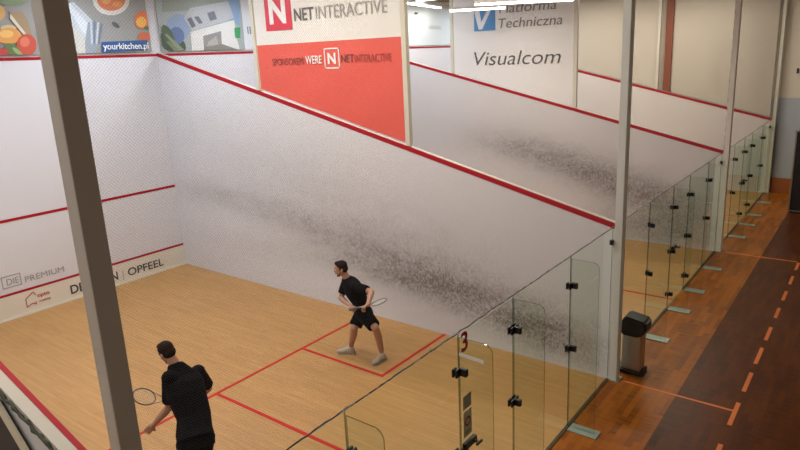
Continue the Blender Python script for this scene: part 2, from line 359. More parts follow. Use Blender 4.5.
# banner posts on the side walls
def banner_post(x, y, label):
    t = empty('banner_post', (x, y, wall_z(x)), label, 'post', 'square posts standing on the court walls')
    obj('shaft', B(x - .04, x + .04, y - .04, y + .04, wall_z(x - .04) + .014, H), M_CREAMP, t)
    obj('base_clamp', B(x - .06, x + .06, y - .052, y + .052, wall_z(x) - .06, wall_z(x) - .0), M_WHITE, t)
for y, nm in ((6.45, 'near'), (12.95, 'middle'), (19.45, 'far')):
    for x, side in ((3.1, 'left'), (6.49, 'right')):
        if nm == 'far' and side == 'left': continue
        lab = {'near': 'cream post at the %s edge of the red banner', 'middle': 'cream post at the %s edge of the white banner with blue logo', 'far': 'cream post before the beige curtains, next to the brown pillar'}[nm]
        banner_post(x, y, lab % side if '%' in lab else lab)
t = empty('pillar', (6.75, 19.53, 3), 'reddish brown pillar between the beige curtains', 'pillar')
obj('shaft', B(6.66, 6.87, 19.51, 19.6, 2.95, H), M_BROWN, t); obj('capping', B(6.64, 6.89, 19.505, 19.6, 2.93, 2.97), M_BROWN, t)

# ------------------------------------------------------------------ banners hung over the side walls
XR = (1, 0, 0)
def cloth_panel(name, corners_xz, y, m, parent, amp=.012, nx=40, nz=14, th=.003, seed=0, folds=True):
    """banner: quad with real thickness and soft creases; corners: bl, br, tr, tl as (x,z)"""
    bl, br, tr, tl = [V((c[0], 0, c[1])) for c in corners_xz]; b = bmesh.new(); rnd = random.Random(seed); ph = [rnd.uniform(0, 6) for _ in range(6)]
    def P(u, v):
        p = (bl * (1 - u) + br * u) * (1 - v) + (tl * (1 - u) + tr * u) * v
        e = min(u, 1 - u, .12) / .12
        d = amp * e * (math.sin(5 * u * 3 + v * 4 + ph[0]) * .6 + math.sin(17 * u - 9 * v + ph[1]) * .35 + math.sin(31 * u + 14 * v + ph[2]) * .2)
        return p.x, y + d, p.z
    for side in (0, 1):
        g = [[b.verts.new((lambda q: (q[0], q[1] + side * th, q[2]))(P(i / nx, j / nz))) for i in range(nx + 1)] for j in range(nz + 1)]
        for j in range(nz):
            for i in range(nx): b.faces.new((g[j][i], g[j][i + 1], g[j + 1][i + 1], g[j + 1][i]))
    bmesh.ops.remove_doubles(b, verts=b.verts, dist=1e-6)
    return obj(name, b, m, parent, True)
M_BRED = mat('red_banner_vinyl', (.70, .105, .075), .4); M_BWH = mat('white_banner_vinyl', (.72, .70, .66), .42)
X0, X1 = 3.16, 6.43
bn = empty('sponsor_banner', (4.8, 6.43, 3.6), 'red and white banner above the long near wall', 'banner')
yb = 6.43
cloth_panel('red_field', [(X0, wall_z(X0) + .06), (X1, wall_z(X1) + .06), (X1, 4.66), (X0, 4.66)], yb, M_BRED, bn, .009, seed=2)
cloth_panel('white_field', [(X0, 4.66), (X1, 4.66), (X1, 5.9), (X0, 5.9)], yb, M_BWH, bn, .006, seed=5)
M_LOGO = mat('crimson_ink', (.62, .03, .06), .5)
yl = yb - .011
obj('logo_square', B(3.46, 4.12, yl, yl + .006, 4.89, 5.55), M_LOGO, bn)
lettering('lettering', 'N', (3.57, yl - .002, 5.02), XR, ZA, .40, M_INKW, bn, .42, bold=.04)
lettering('lettering', 'NET', (4.19, yl, 5.02), XR, ZA, .20, mat('charcoal_ink', (.13, .12, .12), .6), bn, .46, bold=.012)
lettering('lettering', 'INTERACTIVE', (4.70, yl, 5.02), XR, ZA, .20, mat('light_grey_ink', (.36, .35, .34), .6), bn, 1.5)
lettering('lettering', 'SPONSOREM', (3.54, yl, 4.30), XR, ZA, .12, mat('dull_ink', (.26, .06, .05), .6), bn, .78)
lettering('lettering', 'WERE', (4.38, yl, 4.31), XR, ZA, .13, M_INKW, bn, .38, bold=.01)
b = bmesh.new()
for a in ((4.82, 5.16, 4.22, 4.24), (4.82, 5.16, 4.53, 4.55), (4.82, 4.84, 4.22, 4.55), (5.14, 5.16, 4.22, 4.55)): box(b, a[0], a[1], yl, yl + .004, a[2], a[3])
obj('logo_frame', b, M_INKW, bn)
lettering('lettering', 'N', (4.90, yl, 4.30), XR, ZA, .17, M_INKW, bn, .18, bold=.03)
lettering('lettering', 'NET', (5.20, yl, 4.31), XR, ZA, .13, mat('charcoal_ink', (.16, .05, .05), .6), bn, .27)
lettering('lettering', 'INTERACTIVE', (5.49, yl, 4.31), XR, ZA, .12, mat('dull_ink_two', (.42, .07, .06), .6), bn, .75)
X0, X1 = 3.16, 6.43; yb = 12.93; yl = yb - .008
b2 = empty('sponsor_banner', (4.8, yb, 3.6), 'white banner with blue square logo above the middle side wall', 'banner')
cloth_panel('white_field', [(X0, wall_z(X0) + .05), (X1, wall_z(X1) + .05), (X1, 5.9), (X0, 5.9)], yb, mat('white_banner_two', (.73, .72, .70), .45), b2, .005, seed=8)
M_BLUE = mat('blue_ink', (.06, .25, .55), .5)
obj('logo_square', B(3.78, 4.39, yl, yl + .006, 4.89, 5.47), M_BLUE, b2)
b = bmesh.new()
prism(b, [(3.80, 5.36), (3.94, 5.40), (4.00, 5.10), (4.20, 5.44), (4.31, 5.44), (4.02, 4.93), (3.92, 4.93)], 'y', yl - .004, yl); obj('letter_mark', b, M_INKW, b2)
M_GI = mat('slate_grey_ink', (.20, .19, .18), .6)
lettering('lettering', 'Platforma', (4.50, yl, 5.28), XR, ZA, .23, M_GI, b2, 1.5, .15)
lettering('lettering', 'Techniczna', (4.48, yl, 4.93), XR, ZA, .23, M_GI, b2, 1.68, .15)
lettering('lettering', 'Visualcom', (3.77, yl, 4.05), XR, ZA, .34, mat('dark_grey_ink', (.10, .095, .09), .6), b2, 2.36, .22, -.004)
# beige curtains beyond the last court
for (xa, xb, lab) in ((2.6, 6.6, 'beige curtain left of the brown pillar'), (6.92, 9.70, 'beige curtain right of the brown pillar, reaching the hall wall')):
    t = empty('curtain', ((xa + xb) / 2, 19.54, 2), lab, 'curtain', 'beige curtains beyond the last court')
    cloth_panel('fabric', [(xa, wall_z(xa) + .03), (xb, wall_z(xb) + .03), (xb, 5.95), (xa, 5.95)], 19.54, M_CURT, t, .012, nx=60, seed=int(xa * 10))
    b = bmesh.new(); tube(b, [(xa, 19.545, 5.97), (xb, 19.545, 5.97)], .02, 8); obj('rail', b, M_CREAMP, t)

# dark banner on the outer face of the nearest side wall
t = empty('hanging_banner', (8, -.13, 1), 'dark banner with cream hem on the nearest wall, lower left corner', 'banner')
hem = [(8.24, 2.50), (9.4, 1.66)]
b = bmesh.new(); prism(b, [(6.4, .8), (9.4, .8), (9.4, 1.66), (8.24, 2.50), (6.4, 2.9)], 'y', -.125, -.115); obj('cloth', b, mat('dark_vinyl', (.03, .03, .04), .6), t)
b = bmesh.new(); prism(b, [(8.20, 2.50), (8.30, 2.53), (9.44, 1.70), (9.40, 1.62)], 'y', -.14, -.126); obj('hem', b, M_CREAM, t)
b = bmesh.new(); pts = []
for i in range(120):
    x = 5.2 + i * .0372; pts.append((x, -.113 + .004 * math.sin(i * 2.1), wall_z(x) - .004 + .008 * math.sin(i * 1.3)))
tube(b, pts, [.008 + .005 * (i % 2) for i in range(120)], 6)
tag(obj('net_rope', b, mat('dark_rope', (.06, .065, .045), .9)), 'dark knotted rope along the outer edge of the nearest wall', 'rope')

# ------------------------------------------------------------------ glass back walls
GT = .012; ZG = 2.14
def pane(name, y0, y1, parent, z0=.012, z1=ZG):
    b = bmesh.new(); box(b, L - GT / 2, L + GT / 2, y0, y1, z0, z1)
    for f in b.faces:
        c = f.calc_center_median(); f.material_index = 0 if abs(c.x - L) > GT * .4 else (2 if abs(c.z - z1) < .001 else 1)
    return obj(name, b, [M_GLASS, M_EDGE, M_TOPEDGE], parent)
def fin(y, label, levels, sides, grp, extra=None):
    t = empty('glass_fin', (L + .16, y, 0), label, 'glass fin', grp)
    xo = 10.08; pts = [(L + .012, .014), (xo, .014)]
    for k in range(7):
        a = math.pi / 2 * k / 6; pts.append((xo - .075 + .075 * math.cos(a), ZG - .03 - .075 + .075 * math.sin(a)))
    pts.append((L + .012, ZG - .03))
    b = bmesh.new(); prism(b, pts, 'y', y - .006, y + .006, 0, 1); obj('pane', b, [M_GLASS, M_EDGE], t)
    b = bmesh.new(); box(b, L + .03, 10.13, y - .085, y + .085, 0, .014, bev=.003); fp = obj('floor_plate', b, M_PLATE, t)
    for z in levels:
        b = bmesh.new(); box(b, L + .014, L + .085, y - .020, y + .020, z - .033, z + .033, bev=.004)
        for s in sides: box(b, L + .008, L + .026, y + (.012 if s > 0 else -.070), y + (.070 if s > 0 else -.012), z - .036, z + .036, bev=.003)
        for s in sides: box(b, L - .026, L - .008, y + (.012 if s > 0 else -.070), y + (.070 if s > 0 else -.012), z - .036, z + .036, bev=.003)
        obj('clamp', b, M_BLACK, t)
    return t
courts = [(0.0, [1.33, 2.71, 3.68, 5.05], 'near', [1.8, 1.03, .28]), (6.5, [7.97, 9.25, 10.30, 11.72], 'middle', [1.79, 1.03, .27]), (13.0, [14.25, 15.45, 16.5, 18.1], 'far', [1.8, 1.03, .27])]
posn = ['left end', 'left of the door', '', 'right of the door', 'right end']
fixed_fins = {}
for (y0, ss, nm, lv) in courts:
    g = 'glass panels of the %s court back wall' % nm; gf = 'glass fins of the %s court back wall' % nm
    edges = [y0 + .012] + ss + [y0 + 6.388]
    for i in range(5):
        if i == 2: continue
        lab = 'clear glass panel at the %s of the %s court back wall' % (posn[i], nm) if i in (0, 4) else 'clear glass panel just %s in the %s court back wall' % (posn[i], nm)
        t = empty('glass_partition', (L, (edges[i] + edges[i + 1]) / 2, 0), lab, 'glass partition', g)
        pane('pane', edges[i] + .003, edges[i + 1] - .003, t)
        obj('bottom_channel', B(L - .02, L + .02, edges[i] + .003, edges[i + 1] - .003, 0, .012), M_CHAN, t)
        if i == 4:
            for z in (1.95,):
                obj('wall_clip', B(L - .02, L + .022, edges[i + 1] - .05, edges[i + 1] - .005, z - .03, z + .03), M_BLACK, t)
    d = empty('glass_door', (L, (ss[1] + ss[2]) / 2, 0), 'glass door of the %s court%s' % (nm, ' with red number, notices and black lock' if nm == 'near' else ' between its two middle fins'), 'glass door', 'glass doors of the courts')
    pane('pane', ss[1] + .006, ss[2] - .006, d, .02, ZG - .01)
    b = bmesh.new(); box(b, L + .008, L + .05, ss[1] + .015, ss[1] + .20, 1.04, 1.10, bev=.005); lk = obj('lock', b, M_BLACK, d)
    b = bmesh.new(); tube(b, [(L + .05, ss[1] + .15, 1.07), (L + .10, ss[1] + .15, 1.07)], .012, 10); tube(b, [(L + .10, ss[1] + .19, 1.07), (L + .10, ss[1] + .11, 1.07)], .013, 10); obj('knob', b, M_BLACK, lk)
    if nm == 'near':
        lettering('door_number', '3', (L + .008, 2.745, 1.955), YA, ZA, .17, M_RED, d, .10, bold=.02)
        n1 = obj('notice', B(L + .007, L + .009, 2.755, 2.885, 1.40, 1.53), mat('grey_notice', (.30, .30, .28), .6), d)
        n2 = obj('notice', B(L + .007, L + .009, 2.755, 2.885, 1.13, 1.38), mat('pale_notice', (.50, .47, .40), .6), d)
        b = bmesh.new()
        for k in range(24):
            a0, a1 = 2 * math.pi * k / 24, 2 * math.pi * (k + 1) / 24
            vv = [b.verts.new((L + .0105, 2.82 + r * math.cos(a), 1.27 + r * math.sin(a))) for r, a in ((.03, a0), (.045, a0), (.045, a1), (.03, a1))]; b.faces.new(vv)
        obj('prohibition_ring', b, M_RED, n2)
        obj('text_block', B(L + .009, L + .0105, 2.775, 2.865, 1.16, 1.19), M_INKG, n2)
    for j, y in enumerate(ss):
        side = [['left', 'left of the door', 'right of the door', 'right'][j]][0]
        lab = {0: 'leftmost', 1: 'fin at the lock side of the door, second from left,', 2: 'fin at the hinge side of the door, third from left,', 3: 'rightmost'}[j]
        lab = ('%s upright glass fin outside the %s court back wall' % (lab, nm)) if j in (0, 3) else ('glass %s outside the %s court' % (lab.rstrip(','), nm))
        f = fin(y, lab, lv if j in (1, 2) and nm != 'near' or j == 2 else lv[:2], {0: (1,), 1: (-1,), 2: (1, -1), 3: (-1,)}[j], gf)
        if nm == 'near' and j == 1:
            b = bmesh.new(); pts = [at(455, 354, 'y', y - .007), at(456, 357.5, 'y', y - .007), at(482, 363, 'y', y - .007), at(482, 359.5, 'y', y - .007)]
            pts = [(9.765, 1.975), (10.0, 1.965), (10.0, 1.935), (9.765, 1.945)]
            prism(b, pts, 'y', y - .009, y - .0065); obj('white_strip', b, M_INKW, f)  # thin white strip laid across the upper part of this fin

# ------------------------------------------------------------------ nets above the glass
def net(y0, y1, z0, z1, s, r, label):
    xn = L + .03; b = bmesh.new(); W_, H_ = y1 - y0, z1 - z0; st = s * math.sqrt(2)
    k = -H_
    while k < W_:       # strings rising to the right
        a = max(0, k); c = min(W_, k + H_)
        if c - a > .01: tube(b, [(xn, y0 + a, z0 + a - k), (xn, y0 + c, z0 + c - k)], r, 3, False)
        k += st
    k = 0
    while k < W_ + H_:
        a = max(0, k - H_); c = min(W_, k)
        if c - a > .01: tube(b, [(xn + r, y0 + a, z0 + k - a), (xn + r, y0 + c, z0 + k - c)], r, 3, False)
        k += st
    t = empty('safety_net', (xn, (y0 + y1) / 2, z0), label, 'net', 'safety nets above the glass back walls')
    obj('mesh', b, M_NET, t)
    b = bmesh.new(); rnd = random.Random(int(y0)); pts = []
    n = int((y1 - y0) / .05)
    for i in range(n + 1):
        pts.append((xn + rnd.uniform(-.003, .003), y0 + (y1 - y0) * i / n, z0 + rnd.uniform(-.004, .006)))
    tube(b, pts, .005, 5)
    for yy in (y0 + .012, y1): tube(b, [(xn, yy, z0 + (z1 - z0) * i / 40) for i in range(41)], [.004 + .003 * (i % 2) for i in range(41)], 5)
    obj('border_rope', b, M_ROPE, t)
    b = bmesh.new()
    for i in range(int((y1 - y0) * 5)):
        y = y0 + rnd.uniform(.05, y1 - y0 - .1); w_ = rnd.uniform(.05, .14); hh = rnd.uniform(.01, .035)
        tube(b, [(xn + .004, y, z0), (xn + .01, y + w_ * .3, z0 + hh), (xn + .01, y + w_ * .6, z0 + hh * .6), (xn + .004, y + w_, z0)], .0028, 4)
    obj('loose_lacing', b, mat('lacing', (.45, .44, .40), .8), t)['kind'] = 'stuff'
net(-.075, 6.40, ZG + .03, H - .05, .0112, .00031, 'fine safety net above the near glass wall')
net(6.54, 12.90, ZG + .03, H - .05, .021, .0004, 'safety net above the middle glass wall')
net(13.04, 19.40, ZG + .03, H - .05, .021, .0004, 'safety net above the far glass wall')

# ------------------------------------------------------------------ lamps
def lamp(p0, p1, label, grp, power=LAMP_W, color=WARM, wd=.14, drop=True):
    p0, p1 = V(p0), V(p1); c = (p0 + p1) / 2; d = p1 - p0; Ln = d.length; rz = math.atan2(d.y, d.x)
    t = empty('ceiling_light', c, label, 'ceiling light', grp)
    R_ = Matrix.Rotation(rz, 4, 'Z')
    def put(nm, bm, m, par=t):
        bmesh.ops.transform(bm, matrix=Matrix.Translation(c) @ R_, verts=bm.verts); return obj(nm, bm, m, par)
    b = B(-Ln / 2, Ln / 2, -wd / 2, wd / 2, .02, .07, bev=.006); put('housing', b, M_WHITE)
    for s in (-1, 1):
        b = bmesh.new(); tube(b, [(-Ln / 2 + .02, s * wd * .24, 0), (Ln / 2 - .02, s * wd * .24, 0)], .018, 8); put('fluorescent_tube', b, M_TUBE)
    if c.z < H - .15:
        for s in (-1, 1):
            b = bmesh.new(); tube(b, [(s * Ln * .35, 0, .07), (s * Ln * .35, 0, H - c.z)], .006, 6); put('hanger', b, M_WHITE)
    a = area('lamp_light', (0, 0, -.03), Ln, wd, power, color, t); a.rotation_euler = (0, 0, rz)
for ci, (yc, nm) in enumerate(((-3.3, 'left neighbour'), (3.2, 'near'), (9.7, 'middle'), (16.2, 'far'))):
    for x in (1.9, 4.9, 7.9):
        for s in (-1.6, 1.6):
            if nm == 'middle' and x > 3 and s > 0: continue
            lamp((x - 1.1, yc + s, H - .12), (x + 1.1, yc + s, H - .12), '%s ceiling light in the %s row over the %s court' % ('left' if s < 0 else 'right', {1.9: 'front', 4.9: 'middle', 7.9: 'rear'}[x], nm), 'ceiling lights over the %s court' % nm, LAMP_W * (.95 if x < 3 else .8) * (.6 if yc < 0 else 1), COOL if x < 3 else WARM)
lamp(at(449, 8, 'z', 5.35), at(506, 11, 'z', 5.22), 'hanging light tube, lower left in front of the blue logo banner', 'hanging lights before the logo banner', 25)
lamp(at(474, 2, 'z', 5.32), at(574, 2.5, 'z', 5.22), 'long hanging light tube before the top of the blue logo banner', 'hanging lights before the logo banner', 35)
lamp(at(404, 3, 'z', 5.80), at(440, 8, 'z', 5.80), 'light tube seen between the two banners', 'hanging lights before the far wall', 25)

# ------------------------------------------------------------------ hall things
t = empty('trash_bin', (9.95, 6.86, 0), 'steel trash bin with black hooded lid beside the tall grey post', 'trash bin')
cx, cy = 9.96, 6.80
b = bmesh.new(); box(b, cx - .13, cx + .13, cy - .11, cy + .11, .05, .62, bev=.02); obj('body', b, M_STEEL, t)
b = bmesh.new(); box(b, cx - .16, cx + .16, cy - .135, cy + .135, 0, .06, bev=.012); obj('base', b, M_BLKPL, t)
b = bmesh.new(); prism(b, [(cx - .17, .70), (cx - .13, .56), (cx + .10, .56), (cx + .19, .66), (cx + .17, .80), (cx - .10, .84)], 'y', cy - .14, cy + .14)
bmesh.ops.bevel(b, geom=list(b.edges), offset=.02, segments=2, affect='EDGES'); lid = obj('lid', b, M_BLKPL, t)
obj('flap', B(cx + .175, cx + .192, cy - .10, cy + .10, .665, .775), mat('black_flap', (.03, .03, .032), .4), lid)
# mobile black cabinet at the right edge
t = empty('cabinet', (11.2, 17.3, 0), 'tall black cabinet with pale metal edge against the right side of the hall', 'cabinet')
b = bmesh.new(); box(b, 10.64, 11.69, 17.2, 17.75, .06, 2.10, bev=.01); obj('body', b, M_BLKPL, t)
b = bmesh.new()
for a in ((10.62, 10.655, .04, 2.13), (11.675, 11.71, .04, 2.13)): box(b, a[0], a[1], 17.17, 17.20, a[2], a[3])
for z in (.04, 2.10): box(b, 10.62, 11.71, 17.17, 17.20, z, z + .03)
obj('frame', b, M_STEEL, t)
dr = obj('door', B(10.67, 11.66, 17.185, 17.2, .09, 2.08), mat('cabinet_black', (.02, .02, .022), .3), t)
obj('handle', B(11.56, 11.59, 17.16, 17.185, .95, 1.15), M_STEEL, dr)
for x in (10.70, 11.63):
    for y in (17.25, 17.7):
        b = bmesh.new(); tube(b, [(x, y, 0), (x, y, .06)], .03, 10); obj('foot', b, M_GREEN, t)
t = empty('wall_bracket', (10.28, 19.6, 3.4), 'small black bracket high on the cream wall at the right edge', 'bracket')
obj('plate', B(10.25, 10.30, 19.58, 19.6, 3.44, 3.58), M_BLACK, t)
b = bmesh.new(); tube(b, [(10.275, 19.58, 3.5), (10.275, 19.50, 3.5), (10.275, 19.50, 3.55)], .008, 6); obj('hook', b, M_BLACK, t)

# ------------------------------------------------------------------ people
def remeshed(name, bm, m, parent, voxel, smooth_it=2):
    me = bpy.data.meshes.new(name); bmesh.ops.recalc_face_normals(bm, faces=bm.faces); bm.to_mesh(me); bm.free()
    o = bpy.data.objects.new(name, me); col.objects.link(o)
    r = o.modifiers.new('r', 'REMESH'); r.mode = 'VOXEL'; r.voxel_size = voxel; r.use_smooth_shade = True
    if smooth_it: s = o.modifiers.new('s', 'SMOOTH'); s.factor = .5; s.iterations = smooth_it
    bpy.context.view_layer.update(); dg = bpy.context.evaluated_depsgraph_get()
    m2 = bpy.data.meshes.new_from_object(o.evaluated_get(dg)); m2.name = name; bpy.data.objects.remove(o); bpy.data.meshes.remove(me)
    m2.materials.clear(); return link(name, m2, m, parent)
def frustum(bm, a, b_, ra, rb, flat_=1.0, side=None, n=18):
    a, b_ = V(a), V(b_); d = (b_ - a).normalized(); s = V(side) if side else frame_of(d)[0]; s = (s - d * s.dot(d)).normalized(); t = d.cross(s); rings = []
    for p, r in ((a, ra), (b_, rb)): rings.append([bm.verts.new(p + s * math.cos(2 * math.pi * k / n) * r + t * math.sin(2 * math.pi * k / n) * r * flat_) for k in range(n)])
    for k in range(n): bm.faces.new((rings[0][k], rings[0][(k + 1) % n], rings[1][(k + 1) % n], rings[1][k]))
    bm.faces.new(rings[0][::-1]); bm.faces.new(rings[1])
def loft(bm, secs, n=24):
    """secs: (centre, side vector, half width, half depth, axis)"""
    rings = []
    for c, s, hw, hd, ax in secs:
        c, s, ax = V(c), V(s).normalized(), V(ax).normalized(); s = (s - ax * s.dot(ax)).normalized(); f = ax.cross(s)
        rings.append([bm.verts.new(c + s * (math.copysign(abs(math.cos(a)) ** .85, math.cos(a)) * hw) + f * (math.copysign(abs(math.sin(a)) ** .85, math.sin(a)) * hd)) for a in [2 * math.pi * k / n for k in range(n)]])
    for A, C_ in zip(rings, rings[1:]):
        for k in range(n): bm.faces.new((A[k], A[(k + 1) % n], C_[(k + 1) % n], C_[k]))
    bm.faces.new(rings[0][::-1]); bm.faces.new(rings[-1])
M_SKIN = mat('skin', (.40, .21, .135), .55); M_HAIR = mat('dark_brown_hair', (.016, .008, .006), .8, spec=.15)
M_CLOTH = mat('black_sports_cloth', (.004, .004, .0055), .9, spec=.12); M_SHORT = mat('black_shorts_cloth', (.003, .003, .004), .9, spec=.12)
M_SHOE = mat('grey_shoe', (.42, .38, .32), .6); M_SOLE = mat('shoe_sole', (.30, .27, .22), .7); M_LACE = mat('shoe_lace', (.6, .58, .54), .8)
M_SOCK = mat('white_sock', (.6, .57, .52), .9); M_EYEW = mat('eye_white', (.75, .72, .7), .3); M_IRIS = mat('eye_dark', (.03, .02, .015), .3); M_LIP = mat('lips', (.36, .12, .09), .5)
def hand(bm, wrist, d, nrm, sgn):
    """palm + five fingers curled towards nrm; sgn puts the thumb on one side"""
    w_, d, nrm = V(wrist), V(d).normalized(), V(nrm).normalized(); nrm = (nrm - d * nrm.dot(d)).normalized(); l = d.cross(nrm) * sgn
    capsule(bm, w_ - d * .02, .026, w_ + d * .015, .027)
    for k in range(4):
        o_ = (k - 1.5) * .019; capsule(bm, w_ + d * .015 + l * o_ * .7, .016, w_ + d * .078 + l * o_, .0125, 10)
        ln = (.036, .041, .038, .030)[k] * 1.0; kn = w_ + d * .082 + l * o_
        p1 = kn + (d * .75 + nrm * .65).normalized() * ln; p2 = p1 + (nrm * .95 - d * .25).normalized() * ln * .75; p3 = p2 + (-d * .8 + nrm * .35).normalized() * ln * .6
        capsule(bm, kn, .0095, p1, .0088, 8); capsule(bm, p1, .0088, p2, .008, 8); capsule(bm, p2, .008, p3, .0072, 8)
    tb = w_ + d * .02 - l * .026; t1 = tb + (d * .6 - l * .75 + nrm * .35).normalized() * .036; t2 = t1 + (d * .6 + nrm * .8 + l * .1).normalized() * .032
    capsule(bm, tb, .014, t1, .0115, 8); capsule(bm, t1, .0112, t2, .009, 8)
def person(J, label, hairlen=0):
    t = empty('person', J['base'], label, 'person')
    S = V(J['side']).normalized()            # towards the person's right
    pel, wai, che, nek = [V(J[k]) for k in ('pelvis', 'waist', 'chest', 'neck')]
    up = (che - pel).normalized()
    F = J['face']; F = V(F).normalized(); HU = V(J['headup']); HU = (HU - F * HU.dot(F)).normalized(); HR = F.cross(HU)
    Mh = Matrix((HR, F, HU)).transposed(); hc = V(J['head'])
    def hp(x, y, z): return hc + Mh @ V((x, y, z))
    b = bmesh.new()
    # torso
    loft(b, [(pel - up * .09, S, .10, .08, up), (pel, S, .155, .105, up), (wai, S, .135, .095, up), (che - up * .06, S, .155, .11, up), (che + up * .06, S, .165, .10, up), (che + up * .13, S, .13, .075, up), (nek, S, .06, .055, up)])
    # neck, head
    capsule(b, nek - up * .03, .058, hp(0, -.025, -.06), .05)
    ellipsoid(b, hp(0, -.005, .03), .073, .093, .088, Mh, 24); ellipsoid(b, hp(0, .03, -.03), .056, .058, .07, Mh, 20); ellipsoid(b, hp(0, .052, -.085), .03, .03, .022, Mh, 14)
    for s in (-1, 1):
        capsule(b, hp(s * .045, -.01, -.055), .02, hp(s * .022, .055, -.088), .016, 10)       # jaw line
        ellipsoid(b, hp(s * .074, -.012, -.01), .010, .018, .030, Mh, 12)                       # ear
        capsule(b, hp(s * .018, .082, .026), .010, hp(s * .042, .070, .024), .009, 8)           # brow
        ellipsoid(b, hp(s * .04, .062, -.022), .018, .016, .016, Mh, 10)                        # cheek
    capsule(b, hp(0, .088, .012), .008, hp(0, .104, -.022), .0125, 8); ellipsoid(b, hp(0, .09, -.03), .017, .012, .009, Mh, 10)
    # arms
    for k in ('R', 'L'):
        sh, el, wr = V(J['sh' + k]), V(J['el' + k]), V(J['wr' + k])
        capsule(b, che + up * .09, .07, sh, .058); capsule(b, sh, .054, el, .040); capsule(b, el, .041, el + (wr - el) * .3, .043); capsule(b, el + (wr - el) * .3, .043, wr, .026)
        hand(b, wr + (wr - el).normalized() * .012, J['hd' + k], J['hn' + k], 1 if k == 'R' else -1)
        hip, kn, an = pel + S * (.09 if k == 'R' else -.09) - up * .03, V(J['kn' + k]), V(J['an' + k])
        capsule(b, hip, .072, kn, .055); capsule(b, kn, .055, kn + (an - kn) * .32 - V(J['toe' + k]) * .012, .056); capsule(b, kn + (an - kn) * .32 - V(J['toe' + k]) * .012, .056, an, .036)
        capsule(b, an, .036, V((an.x, an.y, .045)) + V(J['toe' + k]) * .08, .03)
    remeshed('body', b, M_SKIN, t, .0065, 3)
    # hair
    b = bmesh.new()
    ellipsoid(b, hp(0, -.014, .050), .0765, .088, .079, Mh, 24); ellipsoid(b, hp(0, -.045, .004), .068, .058, .066, Mh, 20); ellipsoid(b, hp(0, .040, .098), .052, .044, .026, Mh, 14)
    for s in (-1, 1): ellipsoid(b, hp(s * .062, .004, .018), .016, .02, .03, Mh, 10)
    remeshed('hair', b, M_HAIR, t, .006, 1)
    for s in (-1, 1):
        b = bmesh.new(); ellipsoid(b, hp(s * .031, .080, .006), .012, .009, .008, Mh, 12); e = obj('eye', b, M_EYEW, t, True)
        b = bmesh.new(); ellipsoid(b, hp(s * .031, .0875, .006), .0055, .004, .0055, Mh, 10); obj('iris', b, M_IRIS, e, True)
        b = bmesh.new(); capsule(b, hp(s * .016, .093, .030), .004, hp(s * .046, .080, .029), .003, 6); obj('eyebrow', b, M_HAIR, t, True)
    b = bmesh.new(); ellipsoid(b, hp(0, .090, -.052), .022, .008, .006, Mh, 12); ellipsoid(b, hp(0, .088, -.060), .018, .008, .006, Mh, 12); obj('lips', b, M_LIP, t, True)
    if J.get('beard'):
        b = bmesh.new(); ellipsoid(b, hp(0, .052, -.088), .034, .034, .022, Mh, 14)
        for s in (-1, 1): capsule(b, hp(s * .058, .0, -.03), .012, hp(s * .030, .055, -.085), .016, 8)
        capsule(b, hp(-.02, .092, -.043), .005, hp(.02, .092, -.043), .005, 6)
        remeshed('beard', b, mat('beard_stubble', (.13, .065, .045), .8), t, .006, 1)
    # shirt
    b = bmesh.new(); fall = V(J.get('hem', (0, 0, 0)))
    loft(b, [(pel - up * .07 + fall, S, .178, .135, up), (pel + up * .04, S, .176, .130, up), (wai, S, .165, .122, up), (che - up * .06, S, .188, .14, up), (che + up * .05, S, .196, .132, up), (che + up * .125, S, .168, .098, up), (nek - up * .005, S, .082, .075, up), (nek + up * .012, S, .066, .062, up)])
    for k in ('R', 'L'):
        sh, el = V(J['sh' + k]), V(J['el' + k]); capsule(b, che + up * .07, .085, sh, .072); ellipsoid(b, sh, .074, .074, .07)
        frustum(b, sh, sh + (el - sh) * J.get('slv', .72), .070, .072)
    sh_o = remeshed('t_shirt', b, M_CLOTH, t, .009, 2)
    # shorts
    b = bmesh.new(); loft(b, [(pel - up * .13, S, .172, .122, up), (pel - up * .05, S, .180, .130, up), (pel + up * .06, S, .165, .118, up)])
    for k in ('R', 'L'):
        hip, kn = pel + S * (.085 if k == 'R' else -.085) - up * .04, V(J['kn' + k])
        frustum(b, hip, hip + (kn - hip) * .84, .112, .098)
    remeshed('shorts', b, M_SHORT, t, .009, 2)
    for k in ('R', 'L'):
        an = V(J['an' + k]); tv = V(J['toe' + k]).normalized(); g = V((an.x, an.y, 0)) - tv * .02; sd = tv.cross(V((0, 0, 1)))
        b = bmesh.new(); pts = []
        for q, wd in ((-.055, .028), (-.04, .038), (0, .038), (.07, .042), (.13, .050), (.18, .046), (.215, .03), (.228, .012)): pts.append((q, wd))
        lo = [g + tv * q + sd * wd for q, wd in pts] + [g + tv * q - sd * wd for q, wd in pts[::-1]]
        A = [b.verts.new(p + V((0, 0, .001))) for p in lo]; C_ = [b.verts.new(p + V((0, 0, .026))) for p in lo]; b.faces.new(A); b.faces.new(C_[::-1])
        for i in range(len(lo)): b.faces.new((A[i], A[(i + 1) % len(lo)], C_[(i + 1) % len(lo)], C_[i]))
        sole_bm = b
        b = bmesh.new(); Mt = Matrix((tv, sd, V((0, 0, 1)))).transposed()
        ellipsoid(b, g + tv * .145 + V((0, 0, .045)), .085, .047, .034, Mt, 18); ellipsoid(b, g + tv * .03 + V((0, 0, .055)), .085, .040, .045, Mt, 18); capsule(b, g + tv * .0 + V((0, 0, .06)), .04, g + tv * .012 + V((0, 0, .10)), .044); capsule(b, g + tv * .03 + V((0, 0, .085)), .034, g + tv * .13 + V((0, 0, .05)), .036)
        so = remeshed('shoe', b, M_SHOE, t, .007, 1)
        obj('sole', sole_bm, M_SOLE, so)
        b = bmesh.new()
